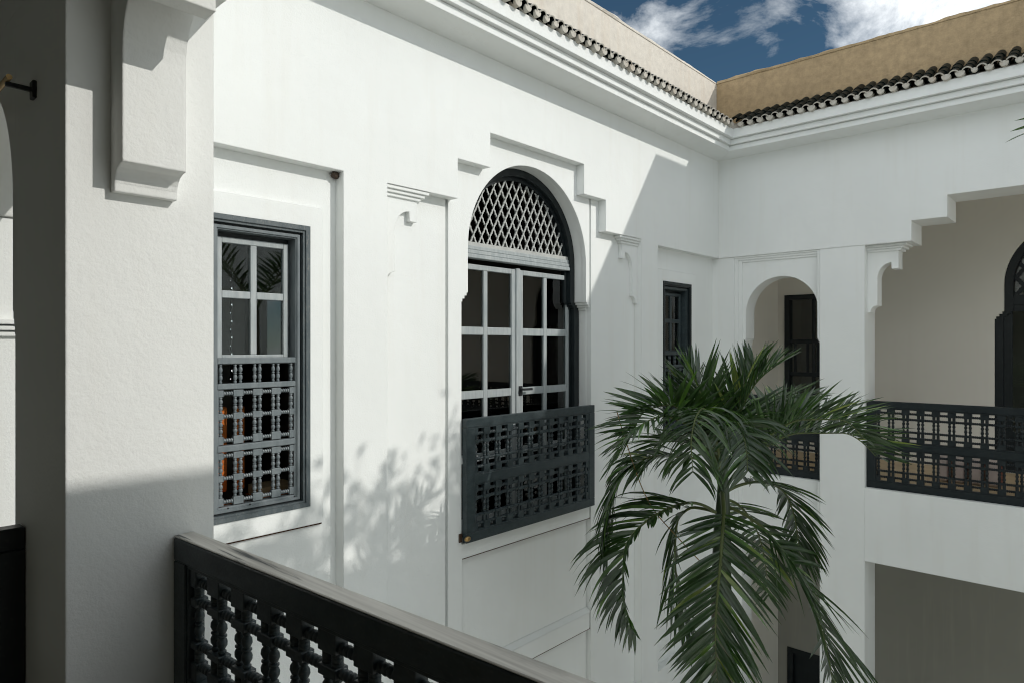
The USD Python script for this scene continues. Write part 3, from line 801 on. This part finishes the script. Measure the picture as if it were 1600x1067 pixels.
GW = Thing("gallery_window", (10.2, 3.35, FL), "dark window of panes and lattice seen through the small arch", "window")
gi = rect(3.02, 3.69, -1.23, 0.68)
GW.add("frame", ext_x(WB.difference(gi), 10.185, 10.34), M["dark"])
cols = [3.02, 3.355, 3.69]
zz = [-1.23, -0.80, -0.42, 0.02, 0.10, 0.68]
GW.add("glazing_bar", bx(10.22, 10.27, 3.335, 3.375, -1.23, .68, .003), M["dark"])
for q in (-0.80, -0.42, 0.06):
    GW.add("cross_bar", bx(10.215, 10.275, 3.02, 3.69, q - .03, q + .03, .003), M["dark"])
for c0, c1 in ((3.02, 3.335), (3.375, 3.69)):
    for z0_, z1_ in ((-1.23, -.83), (-.77, -.45), (-.39, .03), (.09, .68)):
        GW.add("pane", bx(10.24, 10.245, c0, c1, z0_, z1_), M["glass"])
for c0, c1 in ((3.12, 3.30), (3.44, 3.62)):
    GW.add("lattice_bar", bx(10.228, 10.262, c0 - .015, c0 + .015, -.39, .03), M["dark"])
    GW.add("lattice_bar", bx(10.228, 10.262, c1 - .015, c1 + .015, -.39, .03), M["dark"])
cu = Thing("curtain", (10.7, 3.35, -1.5), "pale curtain hanging behind the dark gallery window", "curtain")
yy = np.linspace(3.28, 3.52, 40)
xx = 10.75 + 0.025 * np.sin((yy - 3.2) * 70)
V = np.concatenate([np.stack([xx, yy, np.full(40, z)], 1) for z in (-1.5, .7)])
F = []
for i in range(39):
    F += [[i, i + 1, 41 + i], [i, 41 + i, 40 + i]]
cm = trimesh.Trimesh(V, F, process=False)
cm2 = cm.copy(); cm2.vertices += [0.006, 0, 0]; cm2.invert()
cu.add("cloth", cat([cm, cm2]), M["curtain"], smooth=True)
for (ya_, x0_, x1_, nm_) in ((4.30, 7.08, 7.30, "beige curtain hanging inside the small shaded window near the corner"), (4.42, 1.66, 1.80, "dark beige curtain at the left edge inside the left lattice window")):
    cs_ = Thing("curtain", ((x0_ + x1_) / 2, ya_, -1.4), nm_, "curtain")
    xs_ = np.linspace(x0_, x1_, 40)
    ys_ = ya_ + 0.02 * np.sin(xs_ * 75)
    Vc = np.concatenate([np.stack([xs_, ys_ + o_, np.full(40, z_)], 1) for o_ in (0, .006) for z_ in (-1.5, 1.0)])
    Fc = []
    for i in range(39):
        Fc += [[i, i + 1, 41 + i], [i, 41 + i, 40 + i], [80 + i, 121 + i, 81 + i], [80 + i, 120 + i, 121 + i]]
    cs_.add("cloth", trimesh.Trimesh(Vc, Fc, process=False), M["curtain"], smooth=True)
LD = Thing("lower_door", (10.2, 3.2, GR), "dark doorway below the small arch, at the bottom of the picture", "door")
LD.add("frame", ext_x(WG.difference(rect(2.83, 3.64, GR, -4.58)), 10.19, 10.33), M["dark"])
LD.add("door_leaf", bx(10.25, 10.30, 2.83, 3.235, GR + .01, -4.58, .004), M["dark"])
LD.add("door_leaf", bx(10.25, 10.30, 3.245, 3.64, GR + .01, -4.58, .004), M["dark"])

# ------------------------------------------------------------------ roof tiles
def half_pipe(o, d, up, L, r0, r1, th, seg=8, flip=1):
    """a barrel tile: from o along d (length L), arched towards up (flip=-1: hollow upwards)"""
    o, d, up = np.asarray(o, float), np.asarray(d, float), np.asarray(up, float)
    s = np.cross(d, up)
    a = np.linspace(0, math.pi, seg + 1)
    rings = []
    for t, r in ((0, r0), (L, r1)):
        for rr in (r, r - th):
            rings.append(o + d * t + rr * (np.cos(a)[:, None] * s + flip * np.sin(a)[:, None] * up))
    n = seg + 1
    V = np.concatenate(rings)
    F = []
    for i in range(seg):
        F += [[i, i + 1, 2 * n + i + 1], [i, 2 * n + i + 1, 2 * n + i]]
        F += [[n + i, 3 * n + i + 1, n + i + 1], [n + i, 3 * n + i, 3 * n + i + 1]]
        F += [[i, n + i + 1, i + 1], [i, n + i, n + i + 1]]
        F += [[2 * n + i, 2 * n + i + 1, 3 * n + i + 1], [2 * n + i, 3 * n + i + 1, 3 * n + i]]
    m = trimesh.Trimesh(V, F, process=False)
    if np.dot(np.cross(V[1] - V[0], V[2 * n + 1] - V[0]), flip * up) * flip < 0:
        m.invert()
    return m


def tiles(name, along, wall, c0, c1, corner, label, base):
    T = Thing(name, base, label, "roof tiles")
    P = 0.115
    sl = np.array([0.36, 0.205]); sl = sl / np.linalg.norm(sl)
    n = int((c1 - c0) / P)
    o_front = OV + 0.115
    for k in range(n):
        c = corner - 0.03 - OV - 0.1 - P * k + P * 4
        jit = RNG.normal(0, 0.004, 3)
        for row in range(3):
            back = 0.128 * row
            o = o_front - back * sl[0] / 1.0
            if c > corner - o - 0.02:
                continue
            z = SOF + 0.292 + back * sl[1] + 0.004 * row + jit[row] * .6
            if along == "x":
                p, d, u = (c + jit[row], wall - o, z), (0, sl[0], sl[1]), (0, -sl[1], sl[0])
            else:
                p, d, u = (wall - o, c + jit[row], z), (sl[0], 0, sl[1]), (-sl[1], 0, sl[0])
            t_ = T.add("cover_tile", half_pipe(p, d, u, 0.175, 0.047, 0.041, 0.011), M["glaze"], smooth=35)
            if row == 0:
                q = np.array(p) - np.array(d) * 0.004
                T.add("lime_rim", half_pipe(q, d, u, 0.012, 0.0485, 0.0485, 0.011), M["lime"], parent=t_)
        # the trough tile between two covers, stopped with a lobe of lime mortar
        cc = c + P / 2
        if cc > corner - o_front - 0.01:
            continue
        a = np.linspace(math.pi, 2 * math.pi, 9)
        r_ = 0.0385 + RNG.normal(0, 0.004)
        lobe = Polygon([(r_ * math.cos(q), r_ * 1.05 * math.sin(q)) for q in a] + [(r_ * .8, .010), (0, .016), (-r_ * .8, .010)])
        lobe = affinity.translate(lobe, cc, SOF + 0.300 + jit[0] * .5)
        if along == "x":
            m = ext_y(lobe, wall - o_front - 0.008, wall - o_front + 0.06)
            pp, d, u = (cc, wall - o_front + .005, SOF + 0.304), (0, sl[0], sl[1]), (0, -sl[1], sl[0])
        else:
            m = ext_x(lobe, wall - o_front - 0.008, wall - o_front + 0.06)
            pp, d, u = (wall - o_front + .005, cc, SOF + 0.304), (sl[0], 0, sl[1]), (-sl[1], 0, sl[0])
        pt = T.add("trough_tile", half_pipe(pp, d, u, 0.40, 0.046, 0.046, 0.011, flip=-1), M["glaze"], smooth=35)
        T.add("mortar_lobe", m, M["lime"], parent=pt)
    return T


tiles("tile_eave", "x", YA, 1.4, XB + 0.35, XB, "row of lime-stopped green barrel tiles along the sunlit wall's eave", (5, YA - 0.2, SOF + 0.3))
tiles("tile_eave", "y", XB, -0.5, YA + 0.35, YA, "three rows of dark green barrel tiles along the shaded wing's eave", (XB - 0.2, 2, SOF + 0.3))

# ------------------------------------------------------------------ small things
rod = Thing("curtain_rod", (0.47, 2.53, 0.80), "thin metal curtain rod on a bracket at the top left edge", "rod")
rod.add("bracket", cat([bx(0.468, 0.5455, 2.527, 2.541, 0.796, 0.810, .002), bx(0.534, 0.5455, 2.515, 2.553, 0.775, 0.83, .002)]), M["iron"])
rod.add("bar", tube([(0.472, 2.50, 0.816), (0.472, 3.1, 0.816), (0.472, 3.79, 0.816)], 0.0085, 10), M["brass"], smooth=40)
for i, yc_ in enumerate((1.545, 1.385, 1.225, 1.065)):
    ck = Thing("floor_cushion", (9.1, yc_, FL), ["leftmost", "second from left", "third from left", "rightmost"][i] + " of the pale upright cushions with red sides behind the right balustrade", "cushion")
    ck.add("cushion_front", bx(9.02, 9.09, yc_ - .06, yc_ + .05, FL + .01, FL + .26, .02), M["pale"], smooth=30)
    ck.add("cushion_side", bx(9.025, 9.24, yc_ - .075, yc_ - .061, FL + .01, FL + .30, .005), M["red"])
    ck.add("cushion_top", bx(9.10, 9.24, yc_ - .06, yc_ + .05, FL + .01, FL + .285, .02), M["pale"], smooth=30)
oc = Thing("orange_chair", (1.96, 4.3, FL), "bright orange chair inside the left window, behind its lattice", "chair")
for xq in (1.84, 1.96, 2.08):
    oc.add("back_slat", bx(xq - .035, xq + .035, 4.36, 4.385, FL + .60, FL + 1.16, .012), M["orange"])
oc.add("seat", bx(1.74, 2.14, 4.06, 4.385, FL + .44, FL + .52, .02), M["orange"])
for xq in (1.77, 2.11):
    for yq in (4.09, 4.36):
        oc.add("leg", bx(xq - .018, xq + .018, yq - .018, yq + .018, FL, FL + .44), M["orange"])
st_ = Thing("side_table", (2.42, 4.4, FL), "small dark table inside the left window, under an open book", "table")
st_.add("table_top", bx(2.16, 2.72, 4.20, 4.66, FL + .50, FL + .53, .006), M["wood"])
for xq in (2.2, 2.68):
    for yq in (4.24, 4.62):
        st_.add("leg", bx(xq - .02, xq + .02, yq - .02, yq + .02, FL, FL + .50), M["wood"])
bk = Thing("book", (2.3, 4.4, FL + .53), "cream paper book lying on the small table inside the left window", "book")
bk.add("pages", bx(2.20, 2.46, 4.30, 4.50, FL + .531, FL + .60, .004), M["paper"])
bk.add("cover", bx(2.19, 2.47, 4.29, 4.51, FL + .5305, FL + .537), M["orange"])
pc = Thing("armchair", (4.5, 4.75, FL), "pale round-backed armchair behind the arched window's left panes", "chair")
a = np.linspace(-0.15, math.pi + 0.15, 24)
ring_o = Polygon([(4.5 + .40 * math.cos(q), 4.75 + .36 * math.sin(q)) for q in a] + [(4.5 + .31 * math.cos(q), 4.75 + .27 * math.sin(q)) for q in a[::-1]])
mb = ext(ring_o.buffer(0), 0.80); mb.vertices += [0, 0, FL + .27]
pc.add("chair_back", mb, M["chair"], smooth=30)
pc.add("seat", bx(4.2, 4.8, 4.55, 5.0, FL + .12, FL + .46, .05), M["chair"])

# ------------------------------------------------------------------ palm
def rachis_curve(ctrl, n=40):
    """smooth curve through 3D control points"""
    P = np.asarray(ctrl, float)
    d = np.r_[0, np.cumsum(np.linalg.norm(np.diff(P, axis=0), axis=1))]
    from scipy.interpolate import PchipInterpolator
    t = np.linspace(0, d[-1], n)
    f = PchipInterpolator(d, P)
    return f(t), d[-1]


def leaflet(p, d, L, w, nrm, droop, seg=6, curl=0.0):
    """a folded, drooping blade; d its first direction, nrm the blade's upper side"""
    P = [p]
    D = d / np.linalg.norm(d)
    step = L / seg
    dirs = [D]
    for i in range(seg):
        D = D + np.array([0, 0, -droop * (0.25 + 1.3 * i / seg)]) * step / 0.12
        D = D / np.linalg.norm(D)
        P.append(P[-1] + D * step)
        dirs.append(D)
    prof = [0.35, 0.85, 1.0, 0.92, 0.72, 0.42, 0.02]
    V, F = [], []
    for i in range(seg + 1):
        s = np.cross(dirs[i], nrm); s /= max(np.linalg.norm(s), 1e-6)
        u = np.cross(s, dirs[i])
        ww = w * prof[i] / 2
        ang = curl * i / seg
        s2 = s * math.cos(ang) + u * math.sin(ang)
        u2 = np.cross(s2, dirs[i])
        V += [P[i] - s2 * ww + u2 * ww * 0.35, P[i], P[i] + s2 * ww + u2 * ww * 0.35]
    for i in range(seg):
        for j in (0, 1):
            a_, b_, c_, e_ = 3 * i + j, 3 * i + j + 1, 3 * i + 3 + j, 3 * i + 4 + j
            F += [[a_, b_, e_], [a_, e_, c_]]
    return trimesh.Trimesh(np.array(V), F, process=False)


def frond(T, ctrl, Lmax=0.42, wid=0.034, pairs=44, lift=0.35, fwd=0.75, droop=0.10, singles=16, bare=0.16, side=(1, 1), rad=0.013, seed=0, curl=0.7):
    rng = np.random.default_rng(100 + seed)
    C, total = rachis_curve(ctrl)
    n = len(C)
    tan = np.gradient(C, axis=0); tan /= np.linalg.norm(tan, axis=1, keepdims=True)
    up = np.array([0, 0, 1.0])
    rp = T.add("frond", tube(C, np.linspace(rad, 0.0025, n), 6), M["rachis"], smooth=60)
    big, rest = [], []
    s_prev = None
    sides = []
    for i in range(n):                                           # keep the frond's cross direction steady where it hangs straight down
        s = np.cross(tan[i], up)
        if np.linalg.norm(s) < 0.35 and s_prev is not None:
            s = s_prev - tan[i] * (s_prev @ tan[i])
        s /= max(np.linalg.norm(s), 1e-6)
        if s_prev is not None and s @ s_prev < 0:
            s = -s
        s_prev = s
        sides.append(s)
    for k in range(pairs):
        f = bare + (1 - bare) * (k + 0.5) / pairs
        for sg in (-1, 1):
            ff = np.clip(f + rng.normal(0, 0.006), 0, 0.999)
            x = ff * (n - 1)
            i = int(x); t = x - i
            j = min(i + 1, n - 1)
            p = C[i] * (1 - t) + C[j] * t
            tg = tan[i] * (1 - t) + tan[j] * t
            s = sides[i]
            nr = np.cross(s, tg); nr /= np.linalg.norm(nr)
            if nr[2] < -0.2:
                pass
            L = Lmax * (0.55 + 0.75 * math.sin(math.pi * min(1, (f - bare) / (1 - bare) * 0.78 + 0.16))) * 0.8 * rng.uniform(.85, 1.1) * side[0 if sg < 0 else 1]
            if L < 0.03:
                continue
            fw = fwd * (0.55 + 0.9 * f) + rng.normal(0, .08)
            d = s * sg + tg * fw + nr * (lift + rng.normal(0, .13))
            nn = nr * 1.0 - s * sg * 0.25 + rng.normal(0, .14, 3)
            m = leaflet(p, d, L, wid * rng.uniform(.8, 1.15), nn, droop * rng.uniform(.6, 1.5), curl=rng.normal(0, curl))
            (big if (len(big) < singles and (k * 2 + (sg > 0)) % max(1, (2 * pairs) // max(1, singles)) == 0) else rest).append(m)
    for m in big:
        T.add("leaflet", m, M["leaf"], parent=rp, smooth=True)
    if rest:
        T.add("leaflets", cat(rest), M["leaves"], parent=rp, smooth=True, kind="stuff")


PALM = np.array([4.756, 2.207, 0.0])


def pl(r, u, d):
    """a point of the palm: r metres to the courtyard's east-south-east, u up, d towards the near gallery"""
    return PALM + RT * r + np.array([0, 0, u]) - FW * d


FRONDS = []
#FRONDS_BEGIN
# left upper arch
FRONDS.append(([(-0.023, -0.932, 0), (-0.205, -0.639, 0.05), (-0.429, -0.431, 0.1), (-0.607, -0.476, 0.12), (-0.691, -0.653, 0.12)], {'Lmax': 0.45, 'lift': 0.55, 'fwd': 0.6, 'droop': 0.05}))
# left big
FRONDS.append(([(-0.047, -0.98, 0), (-0.215, -0.837, 0.0), (-0.478, -0.822, 0.0), (-0.689, -0.902, -0.02), (-0.814, -1.135, -0.05), (-0.853, -1.497, -0.05)], {'Lmax': 0.47, 'lift': 0.1, 'droop': 0.28, 'pairs': 56}))
# left low
FRONDS.append(([(-0.072, -1.23, 0.05), (-0.302, -1.136, 0.15), (-0.587, -1.217, 0.25), (-0.786, -1.438, 0.3), (-0.8, -1.707, 0.3), (-0.706, -2.008, 0.28)], {'Lmax': 0.52, 'lift': 0.2, 'droop': 0.16, 'side': (0.3, 1.2), 'pairs': 56}))
# left inner low
FRONDS.append(([(-0.017, -1.268, -0.1), (-0.16, -1.253, -0.2), (-0.282, -1.38, -0.25), (-0.29, -1.716, -0.28), (-0.184, -2.128, -0.3), (-0.082, -2.331, -0.3)], {'Lmax': 0.45, 'lift': 0.1, 'droop': 0.25, 'side': (1.0, 0.6)}))
# front hanging
FRONDS.append(([(-0.025, -1.088, 0.05), (-0.11, -1.245, 0.35), (-0.183, -1.549, 0.5), (-0.224, -1.914, 0.55), (-0.207, -2.276, 0.55)], {'Lmax': 0.5, 'lift': 0.25, 'fwd': 0.9, 'droop': 0.06, 'rad': 0.018}))
# right low
FRONDS.append(([(0.024, -1.195, 0.0), (0.227, -1.302, 0.1), (0.381, -1.498, 0.18), (0.534, -1.782, 0.22), (0.662, -2.125, 0.22), (0.727, -2.501, 0.2)], {'Lmax': 0.58, 'lift': 0.2, 'droop': 0.08, 'pairs': 56}))
# right mid
FRONDS.append(([(0.042, -1.121, -0.1), (0.337, -1.054, -0.2), (0.541, -1.129, -0.25), (0.659, -1.388, -0.28), (0.703, -1.723, -0.3)], {'Lmax': 0.43, 'lift': 0.1, 'droop': 0.16}))
# right upper
FRONDS.append(([(0.0, -0.98, 0), (0.239, -0.803, 0.0), (0.574, -0.65, 0.0), (0.885, -0.65, 0.0), (1.138, -0.822, 0.0)], {'Lmax': 0.5, 'lift': 0.75, 'fwd': 0.8, 'droop': 0.03}))
# up
FRONDS.append(([(0.0, -0.932, 0), (0.056, -0.615, 0.05), (0.127, -0.331, 0.05), (0.23, -0.124, 0.0)], {'Lmax': 0.41, 'lift': 0.35, 'fwd': 1.1, 'droop': 0.02, 'pairs': 30}))
# up left
FRONDS.append(([(-0.023, -0.932, 0), (-0.09, -0.683, -0.1), (-0.16, -0.423, -0.2), (-0.219, -0.263, -0.3)], {'Lmax': 0.41, 'lift': 0.3, 'fwd': 1.0, 'droop': 0.05, 'pairs': 30}))
# up right back
FRONDS.append(([(0.01, -0.932, 0), (0.28, -0.652, -0.25), (0.605, -0.473, -0.5), (0.941, -0.469, -0.7)], {'Lmax': 0.41, 'lift': 0.5, 'fwd': 0.8, 'droop': 0.06, 'pairs': 30}))
# front arch
FRONDS.append(([(-0.023, -0.932, 0), (-0.147, -0.599, 0.25), (-0.281, -0.426, 0.45), (-0.379, -0.482, 0.62), (-0.426, -0.658, 0.7), (-0.414, -0.814, 0.7)], {'Lmax': 0.42, 'lift': 0.1, 'fwd': 0.5, 'droop': 0.6, 'wid': 0.022, 'pairs': 34}))
# front right
FRONDS.append(([(0.0, -0.956, 0), (-0.024, -0.636, 0.25), (-0.036, -0.525, 0.42), (-0.032, -0.637, 0.56), (-0.029, -0.82, 0.6)], {'Lmax': 0.4, 'lift': 0.15, 'fwd': 0.6, 'droop': 0.35, 'wid': 0.026}))
# back right low
FRONDS.append(([(0.042, -1.17, -0.1), (0.307, -1.342, -0.4), (0.492, -1.645, -0.55), (0.564, -2.088, -0.6)], {'Lmax': 0.38, 'lift': 0.1, 'droop': 0.12, 'pairs': 28}))
# back
FRONDS.append(([(-0.009, -0.932, 0), (0.095, -0.659, -0.3), (0.216, -0.535, -0.6), (0.341, -0.677, -0.9)], {'Lmax': 0.41, 'lift': 0.3, 'fwd': 0.8, 'droop': 0.12, 'pairs': 28}))
# left back
FRONDS.append(([(-0.023, -0.956, 0), (-0.158, -0.76, -0.3), (-0.341, -0.789, -0.5), (-0.479, -1.044, -0.6)], {'Lmax': 0.38, 'lift': 0.3, 'droop': 0.15, 'pairs': 30}))
# upright left
FRONDS.append(([(-0.038, -0.932, 0), (-0.101, -0.615, 0.05), (-0.181, -0.355, 0.05), (-0.262, -0.167, 0.0)], {'Lmax': 0.44, 'lift': 0.3, 'fwd': 1.1, 'droop': 0.03, 'pairs': 34, 'wid': 0.028}))
# upright right
FRONDS.append(([(0.01, -0.932, 0), (0.063, -0.562, 0.1), (0.185, -0.278, 0.15), (0.333, -0.148, 0.15)], {'Lmax': 0.44, 'lift': 0.35, 'fwd': 1.0, 'droop': 0.04, 'pairs': 34, 'wid': 0.028}))
# low left wide
FRONDS.append(([(-0.038, -0.98, 0), (-0.279, -0.593, 0.15), (-0.521, -0.494, 0.3), (-0.741, -0.58, 0.4), (-0.851, -0.77, 0.4)], {'Lmax': 0.42, 'lift': 0.35, 'fwd': 0.7, 'droop': 0.1, 'wid': 0.028}))
# right upper two
FRONDS.append(([(0.01, -0.98, 0), (0.213, -0.688, 0.2), (0.467, -0.517, 0.3), (0.69, -0.511, 0.35), (0.868, -0.645, 0.35)], {'Lmax': 0.46, 'lift': 0.7, 'fwd': 0.8, 'droop': 0.06, 'wid': 0.028}))
#FRONDS_END
palm = Thing("palm_tree", (*pl(0, 0, 0)[:2], GR), "green courtyard palm with arching fronds in front of the shaded corner", "palm")
trunk = [pl(0.03, GR, -.02), pl(0.02, -4.5, 0), pl(0.0, -3.0, 0), pl(-.015, -1.9, 0)]
Ct, _ = rachis_curve(trunk, 24)
palm.add("trunk", tube(Ct, 0.07 + 0.012 * np.sin(np.arange(24) * 2.3) * .4 + np.linspace(.03, 0, 24), 12), M["trunk"], smooth=60)
palm.add("crownshaft", tube(rachis_curve([pl(-.015, -1.9, 0), pl(-.01, -1.5, 0), pl(0, -1.1, 0), pl(0.0, -.72, 0)], 16)[0], np.r_[np.linspace(.075, .062, 8), np.linspace(.055, .022, 8)], 12), M["shaft"], smooth=60)
for i, (ctrl, kw) in enumerate(FRONDS):
    frond(palm, [pl(*q) for q in ctrl], seed=i, **kw)
palm.add("dry_stalk", tube(rachis_curve([pl(-.81, -.478, .1), pl(-.74, -.717, .12), pl(-.573, -1.147, .1), pl(-.334, -1.434, .05), pl(-.16, -1.62, 0)], 24)[0], 0.004, 5), M["dry"], smooth=60)
# a second palm to the right: only the tip of one frond enters the picture
P2_ = np.array([4.47, -0.98, 0.0])
palm2 = Thing("palm_tree", (P2_[0], P2_[1], GR), "palm at the right edge, only a leaf tip showing below the lintel", "palm")
palm2.add("trunk", tube([P2_ + [0, 0, GR], P2_ + [0, 0, -2.5], P2_ + [0, 0, .5]], [.10, .085, .05], 10), M["trunk"], smooth=60)
tipp = np.array([6.20 * .79, 6.20 * .085, 1.27])
for i, (dx, dy, dz) in enumerate(((0.55, 1.33, .72), (-.9, -.8, .5), (1.1, -.7, .6), (-1.2, .3, .3))):
    e = P2_ + np.array([dx, dy, dz + .55])
    frond(palm2, [P2_ + [0, 0, .45], P2_ + np.array([dx * .35, dy * .35, 1.05]), P2_ + np.array([dx * .7, dy * .7, 1.35]), e], seed=50 + i, Lmax=.36, pairs=26, singles=4)

# ------------------------------------------------------------------ shrubs on the opposite roof (they cast the leaf shadows on the sunlit wall)
def shrub(x, y, z, w, h, n, seed, label):
    rng = np.random.default_rng(seed)
    T = Thing("rooftop_shrub", (x, y, z), label, "shrub")
    stems = []
    V, F = [], []
    for s in range(9):
        a_ = rng.uniform(0, 2 * math.pi)
        top = np.array([x + w * .5 * rng.uniform(-1, 1), y + .25 * math.sin(a_), z + h * rng.uniform(.55, 1.0)])
        mid = np.array([x + (top[0] - x) * .35, y, z + (top[2] - z) * .5])
        pts, _ = rachis_curve([(x + rng.normal(0, .05), y, z), mid, top], 14)
        stems.append(tube(pts, np.linspace(.012, .004, 14), 5))
        for q in range(n // 9):
            c = pts[int(rng.integers(3, 14))] + rng.normal(0, .075, 3)
            d = rng.normal(0, 1, 3); d[2] -= .3; d /= np.linalg.norm(d)
            sd = np.cross(d, rng.normal(0, 1, 3)); sd /= np.linalg.norm(sd)
            L, W = rng.uniform(.10, .20), rng.uniform(.04, .07)
            b = len(V)
            V += [c, c + d * L * .45 + sd * W / 2, c + d * L, c + d * L * .45 - sd * W / 2]
            F += [[b, b + 1, b + 2], [b, b + 2, b + 3]]
    T.add("stems", cat(stems), M["trunk"])
    T.add("leaves", trimesh.Trimesh(np.array(V), F, process=False), M["shrub"], kind="stuff")


for i, (x, h, w, n) in enumerate(((5.15, .66, .8, 170), (5.65, .80, .8, 200), (6.1, .86, .6, 190), (6.5, .74, .6, 170), (6.9, 1.10, .5, 150), (7.35, 1.15, .7, 150), (7.75, 1.0, .6, 130))):
    shrub(x, -3.2, 3.12, w, h, n, 300 + i, ["first", "second", "third", "fourth", "fifth", "sixth", "last"][i] + " leafy shrub in the row on the opposite roof, outside the picture")
for _p in stage.GetPrimAtPath("/World").GetChildren():
    _n = "_".join(q for q in _p.GetName().split("_") if not q.isdigit())
    _g = {"balustrade": "dark turned-wood balustrades", "window": "lattice casement windows of the sunlit wall", "floor_cushion": "upright cushions behind the right balustrade",
          "tile_eave": "barrel tile eaves", "palm_tree": "courtyard palms", "rooftop_shrub": "shrubs on the opposite roof"}.get(_n)
    if _g:
        _p.SetCustomDataByKey("group", _g)
